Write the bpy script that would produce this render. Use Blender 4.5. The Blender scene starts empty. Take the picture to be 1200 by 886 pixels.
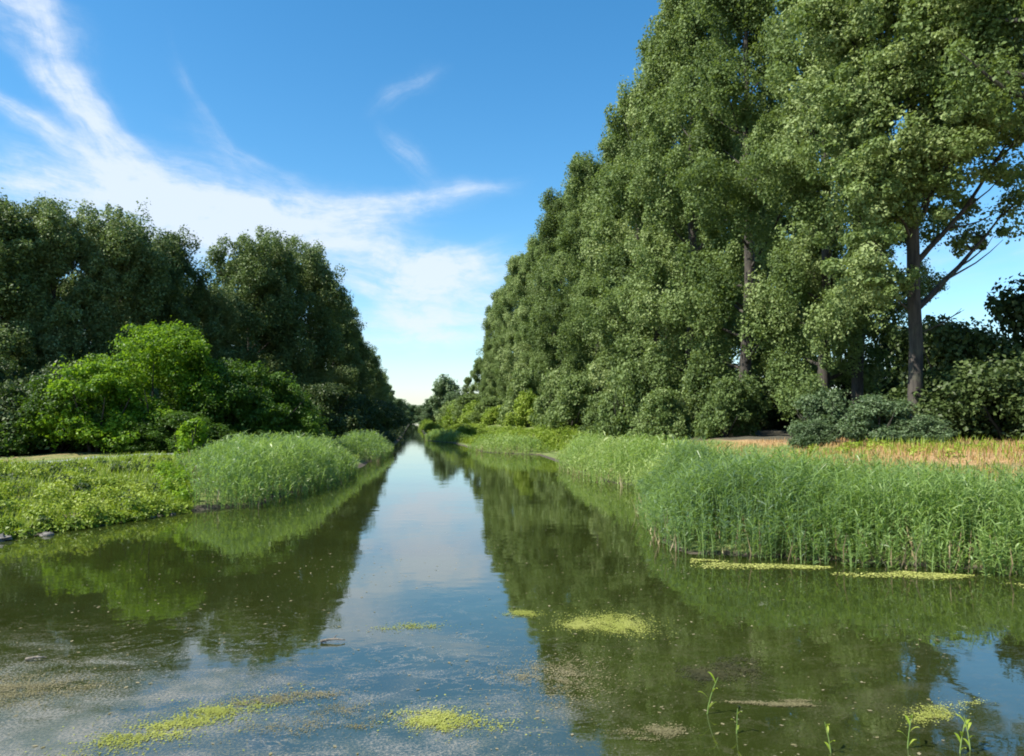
import bpy, math, random
import numpy as np
from math import radians as R

S = bpy.context.scene
C = S.collection

# ------------------------------------------------------------------ camera
cam_d = bpy.data.cameras.new('camera')
cam = bpy.data.objects.new('camera', cam_d)
C.objects.link(cam)
cam.location = (0, 0, 3)
cam.rotation_euler = (R(90 + 2.86), 0, R(-7.28))
cam_d.sensor_width = 36
cam_d.lens = 27
cam_d.clip_start = 0.1
cam_d.clip_end = 6000
S.camera = cam

# ------------------------------------------------------------------ light
SUN_EL, SUN_AZ = R(47), R(-105)      # azimuth clockwise from +Y (down the canal)
sun_dir = (math.sin(SUN_AZ) * math.cos(SUN_EL), math.cos(SUN_AZ) * math.cos(SUN_EL), math.sin(SUN_EL))
sd = bpy.data.lights.new('sun', 'SUN')
sd.energy = 5.0
sd.angle = R(0.55)
sd.color = (1.0, 0.95, 0.85)
sun = bpy.data.objects.new('sun', sd)
C.objects.link(sun)
from mathutils import Vector
sun.rotation_euler = (-Vector(sun_dir)).to_track_quat('-Z', 'Y').to_euler()
sun.location = (-40, 0, 60)

world = bpy.data.worlds.new('World')
S.world = world
world.use_nodes = True


class G:
    """small node-graph builder"""
    def __init__(s, nt):
        s.nt = nt

    def n(s, kind, **kw):
        nd = s.nt.nodes.new(kind)
        for k, v in kw.items():
            setattr(nd, k, v)
        return nd

    def put(s, sock, v):
        if hasattr(v, 'is_output'):
            s.nt.links.new(v, sock)
        else:
            sock.default_value = v

    def m(s, op, a, b=None, c=None, clamp=False):
        nd = s.n('ShaderNodeMath', operation=op)
        nd.use_clamp = clamp
        for i, v in enumerate((a, b, c)):
            if v is not None:
                s.put(nd.inputs[i], v)
        return nd.outputs[0]

    def mix(s, f, a, b):
        nd = s.n('ShaderNodeMix', data_type='RGBA')
        s.put(nd.inputs[0], f)
        s.put(nd.inputs[6], a)
        s.put(nd.inputs[7], b)
        return nd.outputs[2]

    def noise(s, vec, scale, detail=4, rough=0.55, dist=0.0):
        nd = s.n('ShaderNodeTexNoise')
        if vec is not None:
            s.put(nd.inputs['Vector'], vec)
        nd.inputs['Scale'].default_value = scale
        nd.inputs['Detail'].default_value = detail
        nd.inputs['Roughness'].default_value = rough
        nd.inputs['Distortion'].default_value = dist
        return nd.outputs['Fac']

    def step(s, v, a, b):
        nd = s.n('ShaderNodeMapRange', interpolation_type='SMOOTHSTEP')
        s.put(nd.inputs[0], v)
        nd.inputs[1].default_value = a
        nd.inputs[2].default_value = b
        return nd.outputs[0]

    def comb(s, x, y, z=0.0):
        nd = s.n('ShaderNodeCombineXYZ')
        for i, v in enumerate((x, y, z)):
            s.put(nd.inputs[i], v)
        return nd.outputs[0]

    def sep(s, v):
        nd = s.n('ShaderNodeSeparateXYZ')
        s.put(nd.inputs[0], v)
        return nd.outputs


def sky_nodes():
    nt = world.node_tree
    nt.nodes.clear()
    g = G(nt)
    out = g.n('ShaderNodeOutputWorld')
    bg = g.n('ShaderNodeBackground')
    bg.inputs['Strength'].default_value = 0.098
    sky = g.n('ShaderNodeTexSky', sky_type='NISHITA')
    sky.sun_disc = False
    sky.sun_elevation = SUN_EL
    sky.sun_rotation = SUN_AZ
    sky.air_density = 1.0
    sky.dust_density = 0.4
    sky.ozone_density = 2.6
    hs = g.n('ShaderNodeHueSaturation')
    hs.inputs['Hue'].default_value = 0.492
    hs.inputs['Saturation'].default_value = 1.32
    hs.inputs['Value'].default_value = 1.05
    nt.links.new(sky.outputs[0], hs.inputs['Color'])
    tc = g.n('ShaderNodeTexCoord')
    x, y, z = g.sep(tc.outputs['Generated'])
    az = g.m('ARCTAN2', x, y)
    el = g.m('ARCSINE', z)
    p0 = g.comb(az, el)
    # slow warp so that the streaks bend
    w1 = g.n('ShaderNodeTexNoise')
    g.put(w1.inputs['Vector'], p0)
    w1.inputs['Scale'].default_value = 5.0
    w1.inputs['Detail'].default_value = 5.0
    wx, wy, wz = g.sep(w1.outputs['Color'])
    azw = g.m('ADD', az, g.m('MULTIPLY', g.m('SUBTRACT', wx, 0.5), 0.10))
    elw = g.m('ADD', el, g.m('MULTIPLY', g.m('SUBTRACT', wy, 0.5), 0.07))
    total = None
    # (azimuth, elevation, tilt deg, half length, half width, strength) of each cirrus bank
    banks = [(-0.40, 0.235, -4, .24, .048, 1.15), (-0.27, 0.245, -10, .15, .048, 1.15), (-0.15, 0.236, 2, .14, .042, 1.1), (-0.055, 0.262, 10, .12, .020, .9), (-0.10, .215, -3, .12, .016, .6),
             (-0.405, 0.375, -63, .13, .024, .95), (-0.345, 0.305, -50, .09, .018, .8), (-0.435, 0.318, -30, .12, .013, 1.0), (-0.47, 0.44, -25, .07, .04, .7), (-0.385, .33, -45, .10, .010, .5),
             (0.005, 0.172, -6, .13, .040, 1.4), (0.055, 0.185, 16, .08, .026, 1.2), (0.0, 0.112, 2, .12, .028, 1.4), (-0.03, .14, -30, .07, .012, .6),
             (-0.006, 0.335, -35, .045, .016, .75), (-0.012, 0.405, 30, .05, .016, .7), (0.03, 0.285, 12, .10, .012, .7), (.08, .295, -5, .05, .012, .5),
             (-0.27, 0.36, -65, .08, .016, .4), (-0.20, 0.30, -20, .12, .02, .35),
             (.52, .15, 10, .12, .03, .7), (-0.9, 0.30, -20, .35, .07, .9), (-1.8, 0.4, 15, .5, .09, .8), (0.95, 0.22, 8, .4, .06, .8), (1.9, 0.35, -12, .5, .10, .8), (2.8, .3, 5, .4, .08, .8)]
    for a, e, t, L, W, k in banks:
        ct, st = math.cos(R(t)), math.sin(R(t))
        dx = g.m('SUBTRACT', azw, a)
        dy = g.m('SUBTRACT', elw, e)
        u = g.m('ADD', g.m('MULTIPLY', dx, ct / L), g.m('MULTIPLY', dy, st / L))
        v = g.m('ADD', g.m('MULTIPLY', dx, -st / W), g.m('MULTIPLY', dy, ct / W))
        r2 = g.m('ADD', g.m('MULTIPLY', u, u), g.m('MULTIPLY', v, v))
        # fibres run along the bank
        f = g.noise(g.comb(g.m('MULTIPLY', u, L * 9), g.m('MULTIPLY', v, W * 60), a * 7 + e * 3), 1.0, 6, .62)
        d = g.m('MULTIPLY', g.m('EXPONENT', g.m('MULTIPLY', r2, -1.1)), g.m('MULTIPLY', g.m('ADD', g.m('MULTIPLY', f, 1.9), -0.30), k))
        total = d if total is None else g.m('ADD', total, d)
    fine = g.noise(g.comb(azw, g.m('MULTIPLY', elw, 1.6)), 26, 6, .65)
    dens = g.m('MULTIPLY', total, g.m('ADD', g.m('MULTIPLY', fine, 1.5), 0.25))
    dens = g.step(dens, 0.04, 1.45)
    dens = g.m('MULTIPLY', dens, 0.86)
    # whitish air near the horizon
    hz = g.m('MULTIPLY', g.step(el, 0.16, -0.02), 0.30)
    c1 = g.mix(hz, hs.outputs[0], (2.3, 3.5, 4.7, 1))
    c2 = g.mix(dens, c1, (4.3, 4.75, 5.4, 1))
    nt.links.new(c2, bg.inputs['Color'])
    nt.links.new(bg.outputs[0], out.inputs['Surface'])


sky_nodes()

S.view_settings.view_transform = 'Standard'
S.view_settings.look = 'None'
S.view_settings.exposure = 1.05
S.view_settings.gamma = 1.0
S.view_settings.use_curve_mapping = False
S.render.engine = 'CYCLES'
S.cycles.use_denoising = True
S.cycles.max_bounces = 6
S.cycles.diffuse_bounces = 3
S.cycles.glossy_bounces = 3
S.cycles.transmission_bounces = 4
S.cycles.sample_clamp_indirect = 8
S.cycles.filter_width = 1.9
S.render.use_persistent_data = False


# ------------------------------------------------------------------ helpers
def rng_(seed):
    return np.random.default_rng(seed)


def unit(v):
    return v / np.maximum(np.linalg.norm(v, axis=-1, keepdims=True), 1e-9)


def mesh_of(name, verts, quads, mat, tint=None, extra=None, smooth=False):
    """verts (N,3), quads (M,4); tint = one float per face"""
    me = bpy.data.meshes.new(name)
    verts = np.asarray(verts, np.float32)
    quads = np.asarray(quads, np.int32)
    me.vertices.add(len(verts))
    me.vertices.foreach_set('co', verts.ravel())
    me.loops.add(quads.size)
    me.loops.foreach_set('vertex_index', quads.ravel())
    me.polygons.add(len(quads))
    me.polygons.foreach_set('loop_start', np.arange(0, quads.size, 4, dtype=np.int32))
    me.polygons.foreach_set('use_smooth', np.full(len(quads), smooth))
    if tint is not None:
        at = me.attributes.new('tint', 'FLOAT', 'FACE')
        at.data.foreach_set('value', np.asarray(tint, np.float32))
    for k, (dom, arr) in (extra or {}).items():
        at = me.attributes.new(k, 'FLOAT', dom)
        at.data.foreach_set('value', np.asarray(arr, np.float32))
    me.update(calc_edges=True)
    me.validate()
    if mat:
        me.materials.append(mat)
    return me


def link(name, me, parent=None, **props):
    o = bpy.data.objects.new(name, me)
    C.objects.link(o)
    if parent:
        o.parent = parent
    for k, v in props.items():
        if v:
            o[k] = v
    return o


def empty(name, loc, rot=0.0, scale=(1, 1, 1), **props):
    o = bpy.data.objects.new(name, None)
    C.objects.link(o)
    o.location = loc
    o.rotation_euler = (0, 0, rot)
    o.scale = scale
    o.empty_display_size = 0.3
    for k, v in props.items():
        if v:
            o[k] = v
    return o


def cat(parts):
    """join (verts, quads, tint) triples"""
    vs, qs, ts, n = [], [], [], 0
    for v, q, t in parts:
        vs.append(v)
        qs.append(q + n)
        ts.append(t)
        n += len(v)
    return np.concatenate(vs), np.concatenate(qs), np.concatenate(ts)


def tube(pts, radii, sides=8, seed=0, rough=0.0):
    pts = np.asarray(pts, float)
    k = len(pts)
    d = unit(np.gradient(pts, axis=0))
    ref = np.array([1.0, 0.13, 0.0]) if abs(d[0, 2]) > .6 else np.array([0, 0, 1.0])
    u = unit(np.cross(d, ref))
    w = np.cross(d, u)
    a = np.linspace(0, 2 * np.pi, sides, endpoint=False)
    rr = np.asarray(radii)[:, None] * (1 + rough * rng_(seed).normal(size=(k, sides)))
    v = pts[:, None, :] + rr[..., None] * (u[:, None, :] * np.cos(a)[None, :, None] + w[:, None, :] * np.sin(a)[None, :, None])
    q = []
    for i in range(k - 1):
        for j in range(sides):
            q.append((i * sides + j, i * sides + (j + 1) % sides, (i + 1) * sides + (j + 1) % sides, (i + 1) * sides + j))
    return v.reshape(-1, 3), np.array(q), np.full(len(q), 0.5)


def leaves(r, centers, radii, per, size, squash=0.8, up=0.35, tint0=None, jit=0.9, outward=0.6):
    """clumps of rhombic leaves, denser at each clump's outside"""
    M = len(centers)
    N = M * per
    idx = np.repeat(np.arange(M), per)
    d = unit(r.normal(size=(N, 3)))
    rad = radii[idx] * np.abs(.76 + .15 * r.normal(size=N))
    ax = np.exp(r.normal(size=(M, 3)) * .28)
    p = centers[idx] + d * rad[:, None] * np.array([1, 1, squash]) * ax[idx]
    nrm = unit(d * outward + np.array([0, 0, up]) + r.normal(size=(N, 3)) * 0.5 * jit)
    a = unit(np.cross(nrm, r.normal(size=(N, 3))))
    b = np.cross(nrm, a)
    L = size * (0.5 + 0.95 * r.random(N) ** 1.3)[:, None]
    W = L * (0.34 + 0.12 * r.random(N))[:, None]
    fold = nrm * L * 0.10
    v = np.stack([p - a * L * .5, p + b * W - a * L * .08 + fold, p + a * L * .5, p - b * W - a * L * .08 + fold], 1).reshape(-1, 3)
    q = np.arange(N * 4).reshape(N, 4)
    ct = r.random(M) if tint0 is None else tint0
    t = np.clip(ct[idx] * 0.6 + r.random(N) * 0.4, 0, 1)
    return v, q, t


# ------------------------------------------------------------------ materials
def new_mat(name):
    m = bpy.data.materials.new(name)
    m.use_nodes = True
    m.node_tree.nodes.clear()
    g = G(m.node_tree)
    out = g.n('ShaderNodeOutputMaterial')
    return m, g, out


def leaf_mat(name, dark, mid, light, trans, tfac=0.35, rough=0.5, spec=0.35, hue=0.5):
    m, g, out = new_mat(name)
    at = g.n('ShaderNodeAttribute', attribute_name='tint')
    oi = g.n('ShaderNodeObjectInfo')
    f = at.outputs['Fac']
    f = g.m('ADD', f, g.m('MULTIPLY', g.m('SUBTRACT', oi.outputs['Random'], 0.5), 0.46), clamp=True)
    c = g.mix(g.step(f, 0.0, 0.5), dark + (1,), mid + (1,))
    c = g.mix(g.step(f, 0.5, 1.0), c, light + (1,))
    p = g.n('ShaderNodeBsdfPrincipled')
    g.put(p.inputs['Base Color'], c)
    p.inputs['Roughness'].default_value = rough
    p.inputs['Specular IOR Level'].default_value = spec
    tr = g.n('ShaderNodeBsdfTranslucent')
    g.put(tr.inputs['Color'], g.mix(0.55, c, trans + (1,)))
    mx = g.n('ShaderNodeMixShader')
    mx.inputs[0].default_value = tfac
    g.nt.links.new(p.outputs[0], mx.inputs[1])
    g.nt.links.new(tr.outputs[0], mx.inputs[2])
    g.nt.links.new(mx.outputs[0], out.inputs['Surface'])
    return m


def bark_mat(name, a, b, sc=6.0):
    m, g, out = new_mat(name)
    tc = g.n('ShaderNodeTexCoord')
    x, y, z = g.sep(tc.outputs['Object'])
    v = g.comb(x, y, g.m('MULTIPLY', z, 0.16))
    n = g.noise(v, sc, 8, .65, .4)
    n2 = g.noise(tc.outputs['Object'], 1.1, 3)
    c = g.mix(g.step(n, .35, .65), a + (1,), b + (1,))
    c = g.mix(g.m('MULTIPLY', g.step(n2, .5, .75), .4), c, (.10, .115, .06, 1))
    p = g.n('ShaderNodeBsdfPrincipled')
    g.put(p.inputs['Base Color'], c)
    p.inputs['Roughness'].default_value = .9
    bp = g.n('ShaderNodeBump')
    bp.inputs['Strength'].default_value = .7
    bp.inputs['Distance'].default_value = .05
    g.put(bp.inputs['Height'], n)
    g.nt.links.new(bp.outputs[0], p.inputs['Normal'])
    g.nt.links.new(p.outputs[0], out.inputs['Surface'])
    return m


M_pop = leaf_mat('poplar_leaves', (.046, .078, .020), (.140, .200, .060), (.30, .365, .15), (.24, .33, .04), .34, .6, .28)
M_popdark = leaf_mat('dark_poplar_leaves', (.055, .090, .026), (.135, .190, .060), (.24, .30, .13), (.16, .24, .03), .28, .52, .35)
M_bright = leaf_mat('bright_bush_leaves', (.055, .12, .008), (.13, .24, .012), (.27, .40, .025), (.28, .46, .015), .45, .5, .3)
M_bush_shaded = leaf_mat('shaded_bush_leaves', (.028, .062, .008), (.055, .115, .012), (.10, .19, .02), (.14, .26, .012), .38, .5, .3)  # shade put into the colour: darker copy of the bright bush leaves
M_shade = leaf_mat('shaded_plant_leaves', (.026, .044, .012), (.052, .080, .020), (.09, .125, .035), (.06, .11, .015), .25, .5, .3)  # leaf colour darkened for shaded shrubs and shadowed hollows in the weeds
M_elder = leaf_mat('grey_green_shrub_leaves', (.05, .085, .035), (.10, .15, .065), (.17, .235, .11), (.16, .26, .05), .3, .5, .35)
M_lime = leaf_mat('lime_shrub_leaves', (.09, .14, .015), (.18, .25, .025), (.28, .35, .05), (.26, .42, .03), .35, .5, .3)
M_reed = leaf_mat('reed_leaves', (.070, .120, .065), (.185, .28, .080), (.36, .43, .15), (.32, .50, .03), .45, .42, .5)
M_reedold = leaf_mat('old_reed_stalks', (.16, .12, .06), (.27, .21, .12), (.40, .33, .20), (.3, .25, .12), .2, .7, .2)
M_grass = leaf_mat('bank_grass', (.09, .14, .012), (.18, .26, .02), (.29, .35, .05), (.32, .42, .02), .35, .5, .3)
M_dry = leaf_mat('dry_grass', (.20, .12, .045), (.34, .21, .085), (.47, .32, .15), (.5, .35, .12), .25, .7, .15)
M_bark = bark_mat('poplar_bark', (.018, .015, .012), (.060, .050, .040))
M_wood = bark_mat('driftwood', (.10, .085, .065), (.24, .21, .17), 12)


def ground_mat():
    m, g, out = new_mat('bank_ground')
    tc = g.n('ShaderNodeTexCoord')
    pos = tc.outputs['Object']
    dry = g.n('ShaderNodeAttribute', attribute_name='dry').outputs['Fac']
    wood = g.n('ShaderNodeAttribute', attribute_name='wood').outputs['Fac']
    mud = g.n('ShaderNodeAttribute', attribute_name='mud').outputs['Fac']
    n1 = g.noise(pos, .9, 6, .6)
    n2 = g.noise(pos, 7, 6, .65)
    c = g.mix(g.step(n2, .3, .7), (.07, .105, .02, 1), (.15, .20, .045, 1))
    c = g.mix(g.m('MULTIPLY', g.step(n1, .5, .68), .6), c, (.24, .19, .09, 1))
    d = g.mix(g.step(n2, .3, .7), (.24, .145, .06, 1), (.40, .26, .12, 1))
    c = g.mix(g.step(g.m('ADD', dry, g.m('MULTIPLY', g.m('SUBTRACT', n1, .5), .8)), .3, .7), c, d)
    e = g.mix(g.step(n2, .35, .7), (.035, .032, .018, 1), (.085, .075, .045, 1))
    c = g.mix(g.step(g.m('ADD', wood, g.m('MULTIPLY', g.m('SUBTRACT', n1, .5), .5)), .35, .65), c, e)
    c = g.mix(g.step(g.m('ADD', mud, g.m('MULTIPLY', g.m('SUBTRACT', n2, .5), .5)), .4, .7), c, (.055, .045, .03, 1))
    p = g.n('ShaderNodeBsdfPrincipled')
    g.put(p.inputs['Base Color'], c)
    p.inputs['Roughness'].default_value = .95
    bp = g.n('ShaderNodeBump')
    bp.inputs['Strength'].default_value = .8
    bp.inputs['Distance'].default_value = .08
    g.put(bp.inputs['Height'], n2)
    g.nt.links.new(bp.outputs[0], p.inputs['Normal'])
    g.nt.links.new(p.outputs[0], out.inputs['Surface'])
    return m


def water_mat():
    m, g, out = new_mat('murky_water')
    tc = g.n('ShaderNodeTexCoord')
    pos = tc.outputs['Object']
    x, y, z = g.sep(pos)
    big = g.noise(pos, .12, 4, .6)
    c = g.mix(g.step(big, .35, .65), (.016, .021, .005, 1), (.028, .038, .008, 1))
    p = g.n('ShaderNodeBsdfPrincipled')
    p.inputs['IOR'].default_value = 2.4
    p.inputs['Specular IOR Level'].default_value = .5
    # dust and pollen drifting on the surface, thickest in the near left corner
    zone = g.m('ADD', g.m('MULTIPLY', g.step(y, 14.5, 7.5), .56), g.m('MULTIPLY', g.step(g.m('ADD', x, g.m('MULTIPLY', y, .45)), 4.5, -1.5), .26))
    zone = g.m('MULTIPLY', zone, g.step(y, 19, 11))
    warp = g.noise(g.comb(g.m('MULTIPLY', x, .7), g.m('MULTIPLY', y, 1.3)), .8, 5, .6, 1.2)
    fine = g.noise(pos, 34, 5, .8)
    film = g.m('ADD', g.m('MULTIPLY', warp, 1.05), g.m('MULTIPLY', fine, .85))
    film = g.step(g.m('ADD', film, g.m('SUBTRACT', zone, .72)), .72, 1.02)
    film = g.m('MULTIPLY', film, g.m('ADD', .24, g.m('MULTIPLY', g.step(fine, .42, .62), .55)))
    rid = g.noise(g.comb(g.m('MULTIPLY', x, .9), g.m('MULTIPLY', y, 1.5), 3.0), 1.3, 5, .6, 1.6)
    thr = g.m('MULTIPLY', g.step(g.m('ABSOLUTE', g.m('SUBTRACT', rid, .5)), .022, .004), g.step(fine, .40, .60))
    thr = g.m('MULTIPLY', thr, g.m('MULTIPLY', g.step(y, 14.0, 9.0), .75))
    blot = g.noise(g.comb(g.m('MULTIPLY', x, .8), g.m('MULTIPLY', y, 1.6), 8.0), 1.9, 6, .68, .8)
    blot = g.m('MULTIPLY', g.step(blot, .60, .70), g.m('MULTIPLY', g.step(y, 13.0, 8.5), g.m('MULTIPLY', g.step(fine, .38, .60), .8)))
    side = g.m('ADD', .25, g.m('MULTIPLY', g.step(x, 2.6, .8), .75))
    film = g.m('MULTIPLY', g.m('MAXIMUM', film, g.m('MAXIMUM', thr, blot)), side)
    # single pale specks everywhere
    vo = g.n('ShaderNodeTexVoronoi')
    g.put(vo.inputs['Vector'], pos)
    vo.inputs['Scale'].default_value = 3.4
    sel = g.sep(vo.outputs['Color'])[0]
    sp = g.m('MULTIPLY', g.step(vo.outputs['Distance'], .085, .045), g.step(sel, .45, .5))
    vo2 = g.n('ShaderNodeTexVoronoi')
    g.put(vo2.inputs['Vector'], pos)
    vo2.inputs['Scale'].default_value = 9.0
    sel2 = g.sep(vo2.outputs['Color'])[1]
    sp2 = g.m('MULTIPLY', g.step(vo2.outputs['Distance'], .15, .07), g.step(sel2, .45, .6))
    spk = g.m('MAXIMUM', g.m('MULTIPLY', sp, .7), g.m('MULTIPLY', sp2, .5))
    spk = g.m('MULTIPLY', spk, g.step(g.noise(pos, .45, 4), .36, .62))
    film2 = g.m('MAXIMUM', film, spk)
    fc = g.mix(g.step(g.noise(pos, 2.2, 4), .38, .62), (.13, .125, .07, 1), (.27, .235, .17, 1))
    g.put(p.inputs['Base Color'], g.mix(film2, c, fc))
    g.put(p.inputs['Roughness'], g.m('ADD', g.m('MULTIPLY', film2, .55), .025))
    b1 = g.noise(g.comb(g.m('MULTIPLY', x, .9), g.m('MULTIPLY', y, 1.0)), 2.2, 3, .5)
    b2 = g.noise(pos, .35, 3, .5)
    calm = g.m('ADD', g.m('MULTIPLY', b1, .35), b2)
    bp = g.n('ShaderNodeBump')
    bp.inputs['Strength'].default_value = .35
    bp.inputs['Distance'].default_value = .018
    g.put(bp.inputs['Height'], calm)
    g.nt.links.new(bp.outputs[0], p.inputs['Normal'])
    g.nt.links.new(p.outputs[0], out.inputs['Surface'])
    return m


def simple_mat(name, a, b, sc=8, rough=.9, bump=.5, dist=.03):
    m, g, out = new_mat(name)
    tc = g.n('ShaderNodeTexCoord')
    n = g.noise(tc.outputs['Object'], sc, 6, .65)
    p = g.n('ShaderNodeBsdfPrincipled')
    g.put(p.inputs['Base Color'], g.mix(g.step(n, .35, .65), a + (1,), b + (1,)))
    p.inputs['Roughness'].default_value = rough
    bp = g.n('ShaderNodeBump')
    bp.inputs['Strength'].default_value = bump
    bp.inputs['Distance'].default_value = dist
    g.put(bp.inputs['Height'], n)
    g.nt.links.new(bp.outputs[0], p.inputs['Normal'])
    g.nt.links.new(p.outputs[0], out.inputs['Surface'])
    return m


M_ground = ground_mat()
M_water = water_mat()
M_path = simple_mat('gravel_path', (.20, .215, .23), (.30, .315, .33), 14)
M_stone = simple_mat('pale_stone', (.075, .07, .06), (.16, .15, .135), 9)
M_algae = leaf_mat('algae', (.13, .155, .03), (.24, .265, .05), (.36, .37, .11), (.3, .36, .05), .12, .75, .2)
M_scum = leaf_mat('brown_algae', (.09, .085, .035), (.16, .145, .07), (.25, .22, .13), (.25, .22, .1), .1, .8, .2)
M_murkweed = leaf_mat('dark_water_weed', (.02, .022, .010), (.05, .05, .018), (.11, .10, .04), (.05, .05, .01), .1, .6, .3)

# ------------------------------------------------------------------ terrain and water
SHORE = [(-60, 19.5), (-30, 20), (-16, 20), (-10, 20.4), (-8.5, 22.7), (-6.9, 25.8), (-5.3, 27.1), (-4.2, 34), (-3.2, 46), (-2.4, 58.4),
         (-2.0, 80.5), (-1.7, 136), (-1.6, 420), (1.8, 420), (1.8, 170), (1.8, 93.9), (4.3, 87.5), (5.4, 72), (5.8, 64.3), (9.6, 59.5),
         (9.4, 46), (8.7, 34.5), (10.0, 32.0), (7.6, 24), (5.9, 17.6), (6.0, 16.4), (8.9, 15.1), (11.6, 13.7), (16, 12.5), (40, 12), (60, 4.0),
         (20, 3.4), (7, 3.3), (0, 3.2), (-10, 3.4), (-60, 4.0)]
SH = np.array(SHORE, float)


def shore_dist(P):
    """signed distance to the waterline, positive on land"""
    P = np.asarray(P, float)
    A = SH
    B = np.roll(SH, -1, 0)
    best = np.full(len(P), 1e9)
    inside = np.zeros(len(P), bool)
    for a, b in zip(A, B):
        e = b - a
        t = np.clip(((P - a) @ e) / (e @ e), 0, 1)
        dd = np.linalg.norm(P - (a + t[:, None] * e), axis=1)
        best = np.minimum(best, dd)
        c = ((a[1] > P[:, 1]) != (b[1] > P[:, 1]))
        with np.errstate(divide='ignore', invalid='ignore'):
            xi = a[0] + (P[:, 1] - a[1]) * e[0] / (e[1] if e[1] else 1e-9)
        inside ^= c & (P[:, 0] < xi)
    return np.where(inside, -best, best)


def sstep(a, b, v):
    t = np.clip((v - a) / (b - a), 0, 1)
    return t * t * (3 - 2 * t)


def wob(x, y, s, seed=0):
    r = rng_(seed)
    o = np.zeros_like(x)
    for k in range(5):
        a, ph, f = r.random() * 6.28, r.random() * 6.28, s * (0.6 + 0.9 * r.random())
        o = o + np.sin((x * np.cos(a) + y * np.sin(a)) * f + ph)
    return o / 5


def height(x, y):
    x = np.asarray(x, float)
    y = np.asarray(y, float)
    d = shore_dist(np.stack([x.ravel(), y.ravel()], 1)).reshape(x.shape)
    left = .16 * sstep(0, .35, d) + .95 * sstep(.3, 6.5, d)
    right = .10 * sstep(0, .5, d) + 1.73 * sstep(.5, 10, d)
    near = 1.35 * sstep(0, 2.8, d)
    side = sstep(-1, 1, x - .2)
    h = left * (1 - side) + right * side
    nf = sstep(9, 6, y)
    h = h * (1 - nf) + near * nf
    h = h + (wob(x, y, .7, 3) * .10 + wob(x, y, 2.3, 4) * .05) * sstep(.2, 3, d) * sstep(600, 50, np.hypot(x, y))
    return np.where(d > 0, h, -0.9 * sstep(0, 2.5, -d))


def h1(x, y):
    return float(height(np.array([x]), np.array([y]))[0])


def build_terrain():
    def axis(lo, f0, f1, hi, fine, grow):
        a = list(np.arange(f0, f1, fine))
        s, v = fine, f1
        while v < hi:
            a.append(v)
            s *= grow
            v += s
        a.append(hi)
        s, v, pre = fine, f0, []
        while v > lo:
            s *= grow
            v -= s
            pre.append(max(v, lo))
        return np.array(pre[::-1] + a)
    xs = axis(-2600, -34, 36, 2600, .42, 1.22)
    ys = axis(-400, 1, 96, 3600, .46, 1.16)
    X, Y = np.meshgrid(xs, ys)
    Z = height(X, Y)
    d = shore_dist(np.stack([X.ravel(), Y.ravel()], 1)).reshape(X.shape)
    ny, nx = X.shape
    i = np.arange(nx * ny).reshape(ny, nx)
    q = np.stack([i[:-1, :-1], i[:-1, 1:], i[1:, 1:], i[1:, :-1]], -1).reshape(-1, 4)
    v = np.stack([X, Y, Z], -1).reshape(-1, 3)
    dry = np.where(X > 0, sstep(6.5, 9.5, d) * sstep(62, 42, Y), .18 + .25 * sstep(6, 9, d))
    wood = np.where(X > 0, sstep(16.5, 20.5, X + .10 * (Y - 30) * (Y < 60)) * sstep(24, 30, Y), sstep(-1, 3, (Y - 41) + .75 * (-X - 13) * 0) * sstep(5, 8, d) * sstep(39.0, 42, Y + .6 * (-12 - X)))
    mud = sstep(.45, .1, d)
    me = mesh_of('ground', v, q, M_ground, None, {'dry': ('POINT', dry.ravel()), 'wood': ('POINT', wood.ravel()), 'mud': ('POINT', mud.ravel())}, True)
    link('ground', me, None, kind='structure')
    # water sheet: one polygon, slightly past the waterline so that the banks cut it
    w = [(-70, 1), (70, 1), (70, 430), (-70, 430)]
    wv = np.array([(x, y, 0) for x, y in w], float)
    link('water', mesh_of('water', wv, np.array([[0, 1, 2, 3]]), M_water), None, kind='structure')


build_terrain()


def build_path():
    pts = np.array([(-60, 29.2), (-34, 29.8), (-22, 31.2), (-16, 33.2), (-13.2, 36.6), (-11.4, 41), (-9.6, 50), (-8.4, 60), (-8.0, 75), (-7.8, 110), (-7.6, 200)], float)
    t = np.linspace(0, len(pts) - 1, 160)
    c = np.stack([np.interp(t, range(len(pts)), pts[:, k]) for k in (0, 1)], 1)
    for _ in range(6):
        c[1:-1] = (c[:-2] + c[2:] + c[1:-1] * 2) / 4
    d = unit(np.gradient(c, axis=0))
    n = np.stack([-d[:, 1], d[:, 0]], 1)
    cols = []
    for k in np.linspace(-1.25, 1.25, 7):
        p = c + n * k
        cols.append(np.stack([p[:, 0], p[:, 1], height(p[:, 0], p[:, 1]) + .03 + .05 * (1 - (k / 1.25) ** 2)], 1))
    v = np.stack(cols, 1)
    i = np.arange(v.shape[0] * 7).reshape(-1, 7)
    q = np.stack([i[:-1, :-1], i[:-1, 1:], i[1:, 1:], i[1:, :-1]], -1).reshape(-1, 4)
    link('path', mesh_of('path', v.reshape(-1, 3), q, M_path, None, None, True), None, kind='structure')


build_path()


# ------------------------------------------------------------------ trees
def trunk_line(r, H, lean=.02, k=14):
    z = np.linspace(0, 1, k)
    px = np.cumsum(r.normal(size=k)) * .011 * H * .35
    py = np.cumsum(r.normal(size=k)) * .011 * H * .35
    px -= px[0]
    py -= py[0]
    return np.stack([px + lean * H * z, py, H * z], 1)


def limb(r, start, az, pitch, L, k=6, curl=.35):
    """an ascending limb that turns upward"""
    p = [np.array(start, float)]
    for i in range(k - 1):
        pit = pitch + curl * i / (k - 1) + r.normal() * .06
        a = az + r.normal() * .07
        p.append(p[-1] + L / (k - 1) * np.array([math.cos(a) * math.cos(pit), math.sin(a) * math.cos(pit), math.sin(pit)]))
    return np.array(p)


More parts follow.
